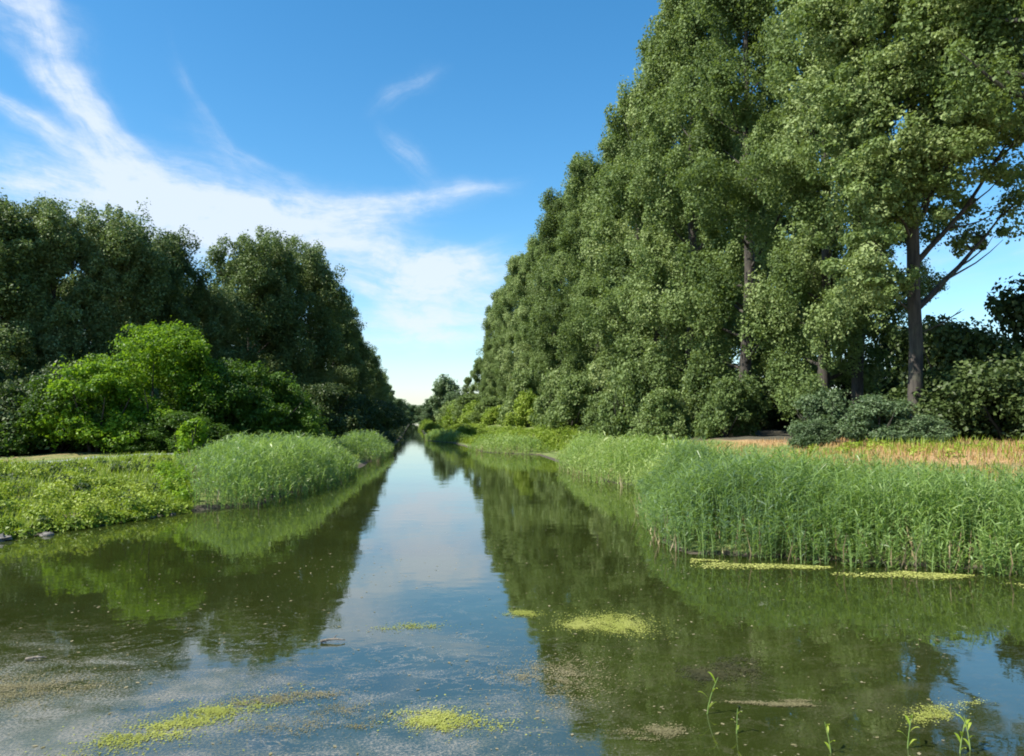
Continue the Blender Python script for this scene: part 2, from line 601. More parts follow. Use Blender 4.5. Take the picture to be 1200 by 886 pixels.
def tree_meshes(seed, name, H, Rmax, clear, n_limb, n_cl, per, leaf, mat, prof, trunk_r=.42, cl_r=(.75, 1.35), low=None, pitch=(.15, .9), split=False, sq=1.25):
    """prof(t): crown half width at t = 0 (crown bottom) .. 1 (top) as a share of Rmax"""
    r = rng_(seed)
    tl = trunk_line(r, H * .97)
    tz = tl[:, 2] / H
    parts = [tube(tl, trunk_r * (1.0 - tz) ** .85 * np.where(tz < .02, 1.35, 1.0) + .025, 10, seed, .03)]
    limbs, cents, tn = [], [], []
    for i in range(n_limb):
        t = (i + r.random()) / n_limb
        z = clear + (H - clear) * (t ** 1.05) * .93
        c = np.array([np.interp(z, tl[:, 2], tl[:, k]) for k in (0, 1)] + [z])
        az = i * 2.4 + r.normal() * .5
        w = Rmax * prof(t) * (0.72 + .4 * r.random())
        pt = pitch[0] + (pitch[1] - pitch[0]) * t + r.normal() * .12
        L = max(.9, w / max(.35, math.cos(pt + .15)))
        lb = limb(r, c, az, pt, L)
        ls = lb[0] + (lb - lb[0]) * .8
        limbs.append(tube(ls, np.linspace(max(.03, trunk_r * .30 * (1 - t) + .02), .012, len(lb)), 5))
        lt = r.random()
        m = max(2, int(n_cl * (0.45 + .9 * prof(t))))
        for j in range(m):
            s = .28 + .72 * (j + r.random()) / m
            p = np.array([np.interp(s * (len(lb) - 1), range(len(lb)), lb[:, k]) for k in range(3)])
            p = p + r.normal(size=3) * np.array([.5, .5, .5]) * (0.4 + .6 * s) * min(1.2, w / 3)
            cents.append(p)
            tn.append(np.clip(.75 * lt + .25 * r.random(), 0, 1))
    # crown top
    for j in range(34):
        q = unit(r.normal(size=3)) * r.random() ** .45
        wt = Rmax * (.36 if prof is p_poplar else .62)
        cents.append(tl[-1] + np.array([q[0] * wt, q[1] * wt, q[2] * H * .075 - H * .06]))
        tn.append(r.random())
    cents = np.array(cents)
    tn = np.array(tn)
    dm = np.sort(np.linalg.norm(cents[:, None] - cents[None], axis=-1), 1)[:, 4]
    ok = dm < (cl_r[1] * 1.5)
    cents, tn = cents[ok], tn[ok]
    # a second, smaller generation of clumps breaks up the outline
    pick = r.integers(0, len(cents), len(cents))
    sub = cents[pick] + r.normal(size=cents.shape) * .52
    keep = sub[:, 2] > clear * .8
    allc = np.concatenate([cents, sub[keep]])
    rad = np.concatenate([r.uniform(cl_r[0], cl_r[1], len(cents)), r.uniform(.45, .95, keep.sum())])
    tt = np.concatenate([np.array(tn), np.array(tn)[pick][keep]])
    lv = leaves(r, allc, rad, per, leaf, sq, .20, tt)
    if split:
        return mesh_of(name + '_trunk', *[cat(parts)[k] for k in (0, 1)], M_bark, None, None, True), mesh_of(name + '_crown', lv[0], lv[1], mat, lv[2]), [mesh_of(name + '_branch', l[0], l[1], M_bark, None, None, True) for l in limbs[:8]]
    tv = cat(parts + limbs)
    return mesh_of(name + '_trunk', tv[0], tv[1], M_bark, None, None, True), mesh_of(name + '_crown', lv[0], lv[1], mat, lv[2])


def p_poplar(t):
    return (0.74 + 0.50 * t) if t < .35 else max(.10, (1 - ((t - .35) / .68) ** 2.0)) * .88 + .0


def p_round(t):
    return max(.12, math.sin(math.pi * min(1, (t * .86 + .14))) ** .6)


PROTO = {}
PROTO['near1'] = tree_meshes(11, 'poplar', 34, 6.5, 3.6, 40, 8, 290, .17, M_pop, p_poplar, cl_r=(.4, 1.2), pitch=(.30, 1.05))
PROTO['edge'] = tree_meshes(16, 'poplar', 34, 6.2, 13.0, 38, 8, 270, .17, M_pop, p_poplar, cl_r=(.4, 1.2), pitch=(.45, 1.05))
PROTO['near0'] = tree_meshes(15, 'poplar', 34, 6.2, 5.4, 40, 8, 290, .17, M_pop, p_poplar, cl_r=(.4, 1.2), pitch=(.30, 1.05))
PROTO['near2'] = tree_meshes(12, 'poplar', 33, 6.3, 1.2, 40, 8, 290, .175, M_pop, p_poplar, cl_r=(.4, 1.25), pitch=(.20, 1.0))
PROTO['mid1'] = tree_meshes(13, 'poplar', 34, 6.2, .8, 40, 8, 250, .205, M_pop, p_poplar, cl_r=(.4, 1.25), pitch=(.15, 1.0))
PROTO['mid2'] = tree_meshes(14, 'poplar', 32, 6.0, .7, 40, 8, 250, .205, M_pop, p_poplar, cl_r=(.4, 1.25), pitch=(.15, 1.0))
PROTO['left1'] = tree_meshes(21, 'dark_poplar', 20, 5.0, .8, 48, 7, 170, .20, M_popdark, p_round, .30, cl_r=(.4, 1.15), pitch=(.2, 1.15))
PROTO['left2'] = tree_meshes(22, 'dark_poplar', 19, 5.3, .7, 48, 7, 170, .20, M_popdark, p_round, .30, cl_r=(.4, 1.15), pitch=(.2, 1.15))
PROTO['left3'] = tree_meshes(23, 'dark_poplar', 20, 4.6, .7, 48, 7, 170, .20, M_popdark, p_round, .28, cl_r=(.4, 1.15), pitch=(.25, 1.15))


def put_tree(kind, proto, x, y, s=1.0, sz=1.0, rot=0.0, label='', category='tree', group=None):
    t, c = PROTO[proto][:2]
    e = empty(kind, (x, y, h1(x, y) - .08), rot, (s, s, s * sz), label=label, category=category, group=group)
    link('trunk', t, e)
    link('crown', c, e)
    return e


ORD = ['first', 'second', 'third', 'fourth', 'fifth', 'sixth', 'seventh', 'eighth', 'ninth', 'tenth', 'eleventh', 'twelfth', 'thirteenth', 'fourteenth',
       'fifteenth', 'sixteenth', 'seventeenth', 'eighteenth', 'nineteenth', 'twentieth', 'twenty-first', 'twenty-second', 'twenty-third', 'twenty-fourth']

# right bank: the bare-trunked poplar with ascending branches
def open_poplar():
    r = rng_(77)
    H = 33
    x, y = 23.5, 33.6
    e = empty('poplar_tree', (x, y, h1(x, y) - .1), 0, label='tall poplar with bare dark trunk and spreading branches against the sky above grey-green shrubs', category='tree', group='poplars along the right bank')
    tl = trunk_line(r, H * .93, 0)
    tl[:, :2] *= .5
    tz = tl[:, 2] / H
    v, q, _ = tube(tl, .32 * (1 - tz) ** .8 + .03, 12, 5, .035)
    link('trunk', mesh_of('trunk', v, q, M_bark, None, None, True), e)
    cents, tn = [], []
    # ascending boughs: (height, azimuth, pitch, length, radius); azimuth 0 = right, 90 = away
    boughs = [(6.3, .15, .62, 8.5, .17), (8.4, -.25, .80, 8.5, .15), (7.0, 2.75, .95, 5.5, .11), (10.2, .3, .95, 8, .14), (6.2, 3.3, .45, 3.6, .06),
              (5.2, -.35, .35, 2.2, .035), (12.3, 2.5, .8, 6.5, .12), (13.2, -.6, .85, 7.5, .13), (15.0, 1.2, .8, 6.5, .11), (16.2, 3.6, .75, 6.5, .11),
              (10.6, 4.6, .55, 4.6, .08), (12.2, 5.0, .5, 4.8, .08), (14.6, 4.9, .55, 5.0, .08), (16.5, 5.3, .6, 5.0, .08), (19, 5.0, .7, 4.6, .08), (9.6, 3.7, .5, 4.6, .07), (11.4, 3.5, .75, 6.5, .11), (14.2, 4.4, .7, 6.0, .11), (17, 2.9, .75, 6.5, .10), (13.0, 5.3, .7, 5.5, .09), (18.0, .2, .8, 6.3, .10), (19.5, 4.4, .8, 5.5, .09), (21, 2.2, .85, 5.5, .09), (22.8, .6, .9, 4.8, .08), (24.5, 3.4, .95, 4.2, .07), (26, 5.2, 1.0, 4, .06), (28, 1.6, 1.1, 3.2, .05)]
    for bi, (z, az, pit, L, rad) in enumerate(boughs):
        c = np.array([np.interp(z, tl[:, 2], tl[:, k]) for k in (0, 1)] + [z])
        lb = limb(r, c, az, pit, L, 8, .28)
        ps = [tube(lb, np.linspace(rad, .025, 8), 7)]
        for k in range(5):
            j = 2 + k
            tw = limb(r, lb[j], az + r.choice([-1, 1]) * (.5 + .6 * r.random()), pit + r.normal() * .3, L * (.22 + .18 * r.random()), 5, .3)
            ps.append(tube(tw, np.linspace(rad * .35, .01, 5), 5))
            if bi in (5,):
                continue
            for s in (2, 3, 4, 4):
                if z < 9 and (k < 2 or r.random() < .35):
                    continue
                cents.append(tw[s] + r.normal(size=3) * .35)
                tn.append(r.random())
        for s in (np.arange(4, 8, .5) if z > 9 else (6.2, 6.7, 7)):
            if bi == 5:
                continue
            cents.append(np.array([np.interp(s, range(8), lb[:, k]) for k in range(3)]) + r.normal(size=3) * .5)
            tn.append(r.random())
        v, q, _ = cat(ps)
        link('branch', mesh_of('branch', v, q, M_bark, None, None, True), e)
    for k in range(10):
        cents.append(tl[-1] + r.normal(size=3) * np.array([.8, .8, 1.2]))
        tn.append(r.random())
    cents = np.array(cents)
    sub = cents + r.normal(size=cents.shape) * .8
    allc = np.concatenate([cents, sub])
    rad = np.concatenate([r.uniform(.6, 1.15, len(cents)), r.uniform(.3, .7, len(sub))])
    lv = leaves(r, allc, rad, 210, .175, .8, .3, np.concatenate([tn, r.random(len(sub))]))
    link('crown', mesh_of('crown', lv[0], lv[1], M_pop, lv[2]), e)


open_poplar()
rr = random.Random(5)
right_row = [(24.6, 26.6, 'edge', 1.0, 1.0), (23.3, 42, 'near2', .86, 1.12), (21.2, 48.2, 'near2', 1.0, 1.0), (20.0, 54.8, 'near2', 1.0, 1.03), (20.6, 62, 'mid1', 1.0, 1.0),
             (20.9, 69.5, 'mid2', 1.0, 1.05), (21.5, 77, 'mid1', .97, 1.0), (20.6, 86.5, 'mid2', 1.0, 1.0), (21.2, 95.5, 'mid1', .96, 1.02), (20.5, 105, 'mid2', 1.0, 1.02),
             (20.8, 115, 'mid1', .97, .98), (20.2, 126, 'mid2', 1.0, 1.0), (20.4, 138, 'mid1', .95, .97), (19.8, 150, 'mid2', .98, .98), (19.6, 163, 'mid1', .9, .95), (19.0, 176, 'mid2', .9, .93), (17.8, 158, 'mid2', .66, .95), (17.4, 172, 'mid1', .60, .95), (15.2, 180, 'mid2', .50, .95), (12.6, 186, 'mid1', .36, .9)]
for i, (x, y, pr, s, sz) in enumerate(right_row):
    if i == 0:
        lb = 'nearest tall poplar, its branches hanging in at the right edge of the photo'
    elif i == 1:
        lb = 'tall poplar with clear lower trunk, first to the left of the bare-trunked poplar'
    else:
        lb = 'tall leafy poplar on the right bank, %s in the row left of the bare-trunked poplar' % ORD[i - 1]
    put_tree('poplar_tree', pr, x, y, s, sz, rr.uniform(0, 6.28), lb, 'tree', 'poplars along the right bank')
second = [(25.0, 41.0, 'near0', .8), (33, 66, 'mid2', .95), (29, 68, 'mid1', .9), (29.5, 80, 'mid2', .92), (29, 94, 'mid1', .9), (28, 110, 'mid2', .9), (28, 130, 'mid1', .9), (27, 152, 'mid2', .85)]
for i, (x, y, pr, s) in enumerate(second):
    put_tree('poplar_tree', pr, x, y, s, 1, rr.uniform(0, 6.28), 'poplar trunk just left of the bare-trunked poplar, set back from the row' if i == 0 else 'poplar behind the right bank row, glimpsed between its trunks, %s from the near end' % ORD[i - 1], 'tree', 'poplars behind the right bank row')

# left bank wood
left_wood = [(-29.0, 57, 'left3', .90, .90, 'tall dark poplar at the far left edge of the photo'),
             (-26.2, 60, 'left1', .86, .92, 'dark rounded poplar just right of the far left edge tree'),
             (-23.6, 64, 'left2', .86, .98, 'broad dark poplar rising behind the bright bush, left of the dip in the treeline'),
             (-21.4, 69, 'left3', .86, .96, 'narrow dark poplar at the right end of the left clump of the wood'),
             (-18.9, 73, 'left2', .74, .92, 'lower dark poplar in the dip of the treeline above the bright bush'),
             (-16.4, 78, 'left1', .92, .96, 'dark poplar with sunlit left side, left of the tallest crown in the wood'),
             (-14.0, 82, 'left3', .96, .98, 'tallest dark poplar in the middle of the left wood'),
             (-11.8, 88, 'left1', .96, .98, 'tall dark poplar at the right end of the middle clump'),
             (-10.8, 103, 'left3', .92, .92, 'slimmer dark poplar stepping down right of the middle clump'),
             (-10.6, 118, 'left2', .86, .86, 'dark poplar on the left bank, second of the trees stepping down toward the water'),
             (-10.2, 134, 'left1', .86, .82, 'dark poplar on the left bank, third of the trees stepping down toward the water'),
             (-9.6, 152, 'left3', .82, .84, 'dark poplar on the left bank, fourth of the trees stepping down toward the water'),
             (-9.2, 172, 'left2', .74, .84, 'dark poplar on the left bank, fifth of the trees stepping down toward the water'),
             (-8.8, 196, 'left1', .74, .8, 'dark poplar on the left bank, sixth of the trees stepping down toward the water'),
             (-8.2, 222, 'left3', .72, .76, 'small far dark poplar at the end of the left treeline')]
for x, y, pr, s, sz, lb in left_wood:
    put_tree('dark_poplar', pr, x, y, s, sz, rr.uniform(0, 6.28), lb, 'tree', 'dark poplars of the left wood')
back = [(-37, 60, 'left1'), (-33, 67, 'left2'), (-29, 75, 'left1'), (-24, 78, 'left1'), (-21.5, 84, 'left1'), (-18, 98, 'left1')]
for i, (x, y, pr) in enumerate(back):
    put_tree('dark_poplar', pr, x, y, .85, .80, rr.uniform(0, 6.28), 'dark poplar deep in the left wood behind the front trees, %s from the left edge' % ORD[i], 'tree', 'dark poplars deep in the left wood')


# ------------------------------------------------------------------ shrubs
def shrub_mesh(seed, name, Rx, Hh, n_cl, per, leaf, mat, cl=(.35, .7), layered=False, low=0.05):
    r = rng_(seed)
    st = []
    cents, tn = [], []
    ns = 9
    for i in range(ns):
        lb = limb(r, (r.normal() * .15 * Rx * .4, r.normal() * .15 * Rx * .4, 0), i * 2.4 + r.normal() * .4, .55 + .8 * r.random(), Hh * (.7 + .3 * r.random()), 6, .2)
        lb[:, :2] = np.clip(lb[:, :2], -Rx * .8, Rx * .8)
        lb[:, 2] = np.minimum(lb[:, 2], Hh * .92)
        st.append(tube(lb, np.linspace(.05 + .012 * Hh, .012, 6), 5))
    # lumpy dome: a handful of lobes
    lobes = []
    for k in range(17):
        a = k * 2.4 + r.normal() * .3
        q = math.sqrt((k + .5) / 17)
        zc = Hh * (.80 * (1 - q ** 2.4) + .20 * r.random()) if k % 4 != 3 else Hh * (.12 + .25 * r.random())
        lobes.append((Rx * .72 * q * math.cos(a), Rx * .72 * q * math.sin(a), max(zc, Hh * .16), Rx * (.26 + .20 * r.random())))
    for i in range(n_cl):
        lx, ly, lz, lr = lobes[r.integers(0, len(lobes))]
        d = unit(r.normal(size=3))
        rad = lr * (.35 + .65 * r.random() ** .5)
        p = np.array([lx + d[0] * rad, ly + d[1] * rad, max(low * Hh + .1, lz + d[2] * rad * (.65 if layered else .75))])
        p[2] = min(p[2], Hh)
        cents.append(p)
        tn.append(r.random())
    cents = np.array(cents)
    lv = leaves(r, cents, r.uniform(cl[0], cl[1], len(cents)), per, leaf, .68 if layered else .8, .5 if layered else .35, np.array(tn))
    sv = cat(st)
    return mesh_of(name + '_stem', sv[0], sv[1], M_bark, None, None, True), mesh_of(name + '_foliage', lv[0], lv[1], mat, lv[2])


SHR = {'mid': shrub_mesh(39, 'shrub', 3.2, 3.0, 320, 90, .15, M_lime, (.35, .7)), 'bright': shrub_mesh(31, 'bright_bush', 4.6, 6.6, 560, 110, .15, M_bright, (.4, .8), True),
       'shaded_bush': shrub_mesh(32, 'bright_bush', 4.2, 4.8, 520, 110, .15, M_bush_shaded, (.35, .75), True),
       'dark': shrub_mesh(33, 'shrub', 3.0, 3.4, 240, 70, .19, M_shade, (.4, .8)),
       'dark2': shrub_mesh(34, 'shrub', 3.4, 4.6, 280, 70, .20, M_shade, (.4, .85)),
       'elder': shrub_mesh(35, 'shrub', 2.2, 3.2, 240, 60, .16, M_elder, (.3, .6)),
       'lime': shrub_mesh(36, 'shrub', 2.6, 3.0, 220, 60, .20, M_lime, (.35, .7)),
       'pale': shrub_mesh(37, 'shrub', 3.0, 4.2, 260, 70, .22, M_pop, (.4, .8))}


def put_shrub(kind, proto, x, y, s=1.0, sz=1.0, rot=0.0, label='', group=None, category='shrub'):
    a, b = SHR[proto]
    e = empty(kind, (x, y, h1(x, y) - .05), rot, (s, s, s * sz), label=label, category=category, group=group)
    link('stem', a, e)
    link('foliage', b, e)
    return e


put_shrub('bright_bush', 'bright', -14.2, 45.5, .95, 1.08, .4, 'large bright yellow-green bush, the tallest bush in front of the dark left wood', 'green bushes before the left wood')
put_shrub('green_bush', 'shaded_bush', -11.4, 47.0, .95, 1.15, 2.2, 'bush in shade-darkened green adjoining the tallest bright bush on its right, sloping lower', 'green bushes before the left wood')
SHR['bright3'] = shrub_mesh(42, 'bright_bush', 2.4, 3.6, 220, 110, .14, M_bright, (.3, .6), True)  # sunlit streak of the big bush, given as its own bright bush
put_shrub('bright_bush', 'bright3', -16.2, 41.8, 1.15, 1.05, 1.2, 'small bush in sunlit-streak yellow-green in front of and left of the tallest bright bush', 'green bushes before the left wood')
put_shrub('green_bush', 'shaded_bush', -18.2, 42.8, .85, .98, 2.0, 'bush in shade-darkened green left of the bright yellow-green bushes', 'green bushes before the left wood')
put_shrub('green_bush', 'shaded_bush', -12.4, 42.4, .75, .62, 3.0, 'low bush in shade-darkened green at the foot of the tallest bright bush', 'green bushes before the left wood')
put_shrub('green_bush', 'shaded_bush', -9.8, 49, .98, 1.0, 4.0, 'bush in shade-darkened green sloping down right of the tallest bright bush', 'green bushes before the left wood')
put_shrub('green_bush', 'shaded_bush', -9.0, 54.0, .85, .80, 5.0, 'small bush in shade-darkened green at the right end of the green bushes', 'green bushes before the left wood')
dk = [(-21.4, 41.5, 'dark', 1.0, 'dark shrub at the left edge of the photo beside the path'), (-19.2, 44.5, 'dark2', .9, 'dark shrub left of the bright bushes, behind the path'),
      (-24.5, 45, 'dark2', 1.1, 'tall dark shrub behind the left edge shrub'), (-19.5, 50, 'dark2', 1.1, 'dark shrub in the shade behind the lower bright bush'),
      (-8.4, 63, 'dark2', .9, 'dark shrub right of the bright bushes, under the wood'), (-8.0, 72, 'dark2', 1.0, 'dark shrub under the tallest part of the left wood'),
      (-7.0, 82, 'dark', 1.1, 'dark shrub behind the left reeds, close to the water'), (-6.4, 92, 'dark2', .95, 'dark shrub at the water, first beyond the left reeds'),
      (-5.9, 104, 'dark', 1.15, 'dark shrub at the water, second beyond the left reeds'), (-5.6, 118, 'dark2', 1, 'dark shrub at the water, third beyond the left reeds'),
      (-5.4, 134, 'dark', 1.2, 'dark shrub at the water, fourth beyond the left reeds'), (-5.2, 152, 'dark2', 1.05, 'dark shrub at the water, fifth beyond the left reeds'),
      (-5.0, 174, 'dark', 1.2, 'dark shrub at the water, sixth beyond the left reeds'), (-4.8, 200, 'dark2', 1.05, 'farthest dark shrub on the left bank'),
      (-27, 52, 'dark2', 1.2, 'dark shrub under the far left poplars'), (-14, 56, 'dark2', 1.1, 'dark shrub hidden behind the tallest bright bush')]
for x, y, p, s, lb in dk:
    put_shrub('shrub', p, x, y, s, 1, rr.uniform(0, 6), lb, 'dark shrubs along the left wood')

rs = [(20.0, 31.2, 'elder', .75, .85, 'rounded grey-green shrub at the foot of the bare-trunked poplar'), (21.2, 30.0, 'elder', .6, .62, 'low pale shrub right of the rounded grey-green shrub, on the dry grass'),
      (18.0, 33.0, 'elder', .5, .7, 'small pale shrub left of the rounded grey-green shrub'), (20.8, 37.0, 'elder', .8, .95, 'grey-green shrub against the trunk next to the bare-trunked poplar')]
for x, y, p, s, sz, lb in rs:
    put_shrub('shrub', p, x, y, s, sz, rr.uniform(0, 6), lb, 'shrubs under the right bank poplars')
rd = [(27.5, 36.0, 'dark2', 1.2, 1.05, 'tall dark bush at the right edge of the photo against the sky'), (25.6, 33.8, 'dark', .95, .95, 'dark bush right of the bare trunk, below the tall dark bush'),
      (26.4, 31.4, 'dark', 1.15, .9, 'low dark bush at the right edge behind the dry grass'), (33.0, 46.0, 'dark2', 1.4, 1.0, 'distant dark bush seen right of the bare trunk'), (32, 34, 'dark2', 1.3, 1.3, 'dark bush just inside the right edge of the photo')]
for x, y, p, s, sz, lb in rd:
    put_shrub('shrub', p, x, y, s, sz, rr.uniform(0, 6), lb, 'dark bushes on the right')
# understorey below the right row
us = [(18.6, 44.5, 'pale', .62), (19.6, 50.5, 'pale', .75), (16.2, 48.5, 'pale', .7), (15.9, 55, 'pale', .8), (15.9, 62.5, 'pale', .75), (14.6, 70, 'pale', 1.0), (14.8, 78, 'pale', .9), (13.0, 87, 'lime', 1.0), (13.8, 97, 'pale', 1.1), (12.0, 107, 'lime', 1.1),
      (12.4, 118, 'pale', 1.25), (10.6, 128, 'lime', 1.3), (10.8, 140, 'pale', 1.5), (9.0, 150, 'lime', 1.4), (8.6, 163, 'pale', 1.3)]
for i, (x, y, p, s) in enumerate(us):
    put_shrub('shrub', p, x, y, s, rr.uniform(1.0, 1.7) if y < 100 else rr.uniform(.7, 1.0), rr.uniform(0, 6), 'leafy shrub at the foot of the right bank poplars, %s from the near end' % ORD[i], 'shrubs at the foot of the right row')
for i in range(13):  # dark shrubs added so the gap below the trees reads black
    put_shrub('shrub', 'dark2', 33 + rr.uniform(-2, 2), 54 + i * 8.5, 1.25, .9, rr.uniform(0, 6), 'added dark understorey shrub deep behind the right bank trunks, %s from the near end' % ORD[i], 'dark understorey behind the right row')
# far end of the right bank
PROTO['far'] = tree_meshes(41, 'round_tree', 14, 4.4, 1.0, 34, 6, 60, .45, M_elder, p_round, .25)
put_tree('round_tree', 'far', 7.4, 188, .80, .92, 1, 'round-topped tree at the far end of the right bank, alone against the sky', 'tree', 'far trees at the end of the canal')
put_tree('round_tree', 'far', 9.6, 180, .58, .8, 2, 'smaller pale tree against the right side of the far round-topped tree', 'tree', 'far trees at the end of the canal')
put_tree('round_tree', 'far', 5.2, 205, .62, .75, 3, 'low far tree left of the round-topped tree', 'tree', 'far trees at the end of the canal')
put_tree('round_tree', 'far', 3.4, 250, .7, .6, 4, 'small tree closing the end of the canal on the right', 'tree', 'far trees at the end of the canal')
put_tree('round_tree', 'far', -1.0, 300, .9, .55, 5, 'small tree closing the end of the canal in the middle', 'tree', 'far trees at the end of the canal')
put_tree('round_tree', 'far', -6.0, 270, .9, .6, 5, 'small tree closing the end of the canal on the left', 'tree', 'far trees at the end of the canal')
for i, (x, y, p, s) in enumerate([(6.2, 92, 'lime', .62), (5.6, 104, 'lime', .6), (4.4, 120, 'lime', .7), (3.6, 140, 'lime', .75), (3.2, 165, 'lime', .8), (3.4, 195, 'lime', .9), (7.4, 74, 'lime', .45)]):
    put_shrub('shrub', p, x, y, s, .75, rr.uniform(0, 6), 'low lime-green bush over the water, %s' % ('beside the short reed clump' if i == 6 else ORD[i] + ' beyond the short reed clump'), 'lime bushes at the water')
SHR['sapling'] = shrub_mesh(38, 'sapling', .75, 1.6, 46, 60, .13, M_bright, (.18, .34))
put_shrub('sapling', 'sapling', -9.7, 35.6, 1.0, 1.15, 1.0, 'small bushy sapling standing at the back edge of the left reeds', None)


# ------------------------------------------------------------------ reeds and grasses
def in_poly(P, poly):
    ins = np.zeros(len(P), bool)
    A = np.array(poly, float)
    B = np.roll(A, -1, 0)
    for a, b in zip(A, B):
        c = (a[1] > P[:, 1]) != (b[1] > P[:, 1])
        xi = a[0] + (P[:, 1] - a[1]) * (b[0] - a[0]) / ((b[1] - a[1]) or 1e-9)
        ins ^= c & (P[:, 0] < xi)
    return ins


def edge_dist(P, poly):
    A = np.array(poly, float)
    B = np.roll(A, -1, 0)
    best = np.full(len(P), 1e9)
    for a, b in zip(A, B):
        e = b - a
        t = np.clip(((P - a) @ e) / (e @ e), 0, 1)
        best = np.minimum(best, np.linalg.norm(P - (a + t[:, None] * e), axis=1))
    return best


def scatter(r, poly, dens):
    A = np.array(poly, float)
    lo, hi = A.min(0), A.max(0)
    n = int((hi - lo).prod() * dens)
    P = lo + r.random((n, 2)) * (hi - lo)
    return P[in_poly(P, poly)]


def ribbons(base, mid, tip, width, side):
    """two-quad tapered ribbons through base, mid, tip"""
    n = len(base)
    w = width[:, None] * side
    v = np.stack([base - w * .35, base + w * .35, mid - w * .5, mid + w * .5, tip - w * .06, tip + w * .06], 1).reshape(-1, 3)
    o = np.arange(n)[:, None] * 6
    q = np.stack([o + np.array([[0, 1, 3, 2]]), o + np.array([[2, 3, 5, 4]])], 1).reshape(-1, 4)
    return v, q


def reed_bed(name, poly, dens, hmin, hmax, seed, label=None, nleaf=9, lw=.034, rise=0.0, y0=16.0, edge=1.7, old=.12):
    r = rng_(seed)
    P = scatter(r, poly, dens)
    # clumpiness
    P = P[r.random(len(P)) < .62 + .5 * wob(P[:, 0], P[:, 1], 2.6, seed)]
    ed = edge_dist(P, poly)
    z0 = np.maximum(height(P[:, 0], P[:, 1]), -.25)
    h = np.maximum((hmin + (hmax - hmin) * r.random(len(P)) + .24 * wob(P[:, 0], P[:, 1], 1.1, seed + 1) + .16 * wob(P[:, 0], P[:, 1], 3.1, seed + 2) - np.maximum(z0, 0) * .9 + rise * (P[:, 1] - y0)) * (.46 + .54 * sstep(0, edge, ed) + .12 * (r.random(len(P)) - .5)), .5)
    n = len(P)
    base = np.stack([P[:, 0], P[:, 1], z0], 1)
    az = r.random(n) * 6.283
    lean = (.05 + .12 * r.random(n) + .22 * sstep(.7, 0, ed) * r.random(n)) * h
    ld = np.stack([np.cos(az), np.sin(az)], 1)
    top = base + np.stack([ld[:, 0] * lean, ld[:, 1] * lean, h], 1)
    mid = base * .45 + top * .55
    mid[:, :2] -= ld * (lean * .18)[:, None]
    th = r.random(n) * 6.283
    side = np.stack([np.cos(th), np.sin(th), 0 * th], 1)
    parts = []
    stem_t = .35 + .4 * r.random(n)
    v, q = ribbons(base, mid, top, np.full(n, .022), side)
    parts.append((v, q, np.repeat(stem_t, 2)))
    # leaves
    k = np.repeat(np.arange(n), nleaf)
    m = len(k)
    f = .10 + .88 * (np.tile(np.arange(nleaf), n) + r.random(m)) / nleaf
    sb = np.where((f < .55)[:, None], base[k] + (mid - base)[k] * (f / .55)[:, None], mid[k] + (top - mid)[k] * ((f - .55) / .45)[:, None])
    la = r.random(m) * 6.283
    ln = (.26 + .26 * r.random(m)) * (h[k] / 2.2)
    d = np.stack([np.cos(la), np.sin(la), 0 * la], 1)
    up = .35 + .75 * r.random(m)
    md = sb + d * (ln * .5)[:, None] + np.array([0, 0, 1.0]) * (ln * .5 * up)[:, None]
    tp = sb + d * ln[:, None] + np.array([0, 0, 1.0]) * (ln * (up * .75 - .30 * r.random(m)))[:, None]
    sd_ = unit(np.cross(d, np.array([0, 0, 1.0])) + r.normal(size=(m, 3)) * .35)
    v, q = ribbons(sb, md, tp, lw * (.7 + .6 * r.random(m)), sd_)
    patch = .5 + .5 * wob(P[:, 0], P[:, 1], 1.0, seed + 5)
    lt = np.clip(.05 + .55 * patch[k] + .40 * r.random(m), 0, 1)
    parts.append((v, q, np.repeat(lt, 2)))
    v, q, t = cat(parts)
    o = link(name, mesh_of(name, v, q, M_reed, t), None, kind='stuff', label=label)
    # last year's dead stalks at the foot of the bed
    j = np.where((r.random(n) < old) & (ed < 1.8))[0]
    if len(j):
        jj = np.repeat(j, 3)
        bs = base[jj] + np.stack([r.normal(size=len(jj)) * .08, r.normal(size=len(jj)) * .08, np.zeros(len(jj))], 1)
        a2 = r.random(len(jj)) * 6.283
        hh = .25 + .6 * r.random(len(jj))
        tpp = bs + np.stack([np.cos(a2) * hh * .45, np.sin(a2) * hh * .45, hh], 1)
        v, q = ribbons(bs, (bs + tpp) / 2 + r.normal(size=tpp.shape) * .05, tpp, np.full(len(jj), .026), np.stack([np.cos(a2 + 1.2), np.sin(a2 + 1.2), 0 * a2], 1))
        link('dead_reeds', mesh_of('dead_reeds', v, q, M_reedold, np.repeat(r.random(len(jj)), 2)), None, kind='stuff')
    return o


reed_bed('reeds', [(5.6, 16.8), (6.3, 15.8), (8.7, 14.5), (11.4, 13.0), (16, 11.8), (19, 11.6), (19, 16.2), (14.8, 17.8), (12.4, 20.5), (11.2, 25.5), (9.6, 28.5), (7.9, 26.3), (7.0, 23.8), (5.7, 18.4)],
         95, 1.25, 1.85, 101, 'tall green reeds growing along the near right bank', 16, .024, .035)
reed_bed('reeds', [(7.9, 35.4), (8.2, 33), (9.3, 31.4), (8.2, 28), (9.4, 27.5), (12.4, 25.5), (13.2, 30), (13.0, 38), (12.8, 44), (11.6, 49), (9.6, 50), (8.4, 45)],
         30, 1.6, 2.05, 102, 'green reeds along the right bank in front of the poplars', 11, .038)
reed_bed('reeds', [(5.0, 63.6), (9.4, 58.9), (11, 61), (10.2, 68), (7.0, 71), (4.8, 70)], 22, 1.15, 1.5, 103, 'short green reed clump jutting into the canal on the right', 7, .06)
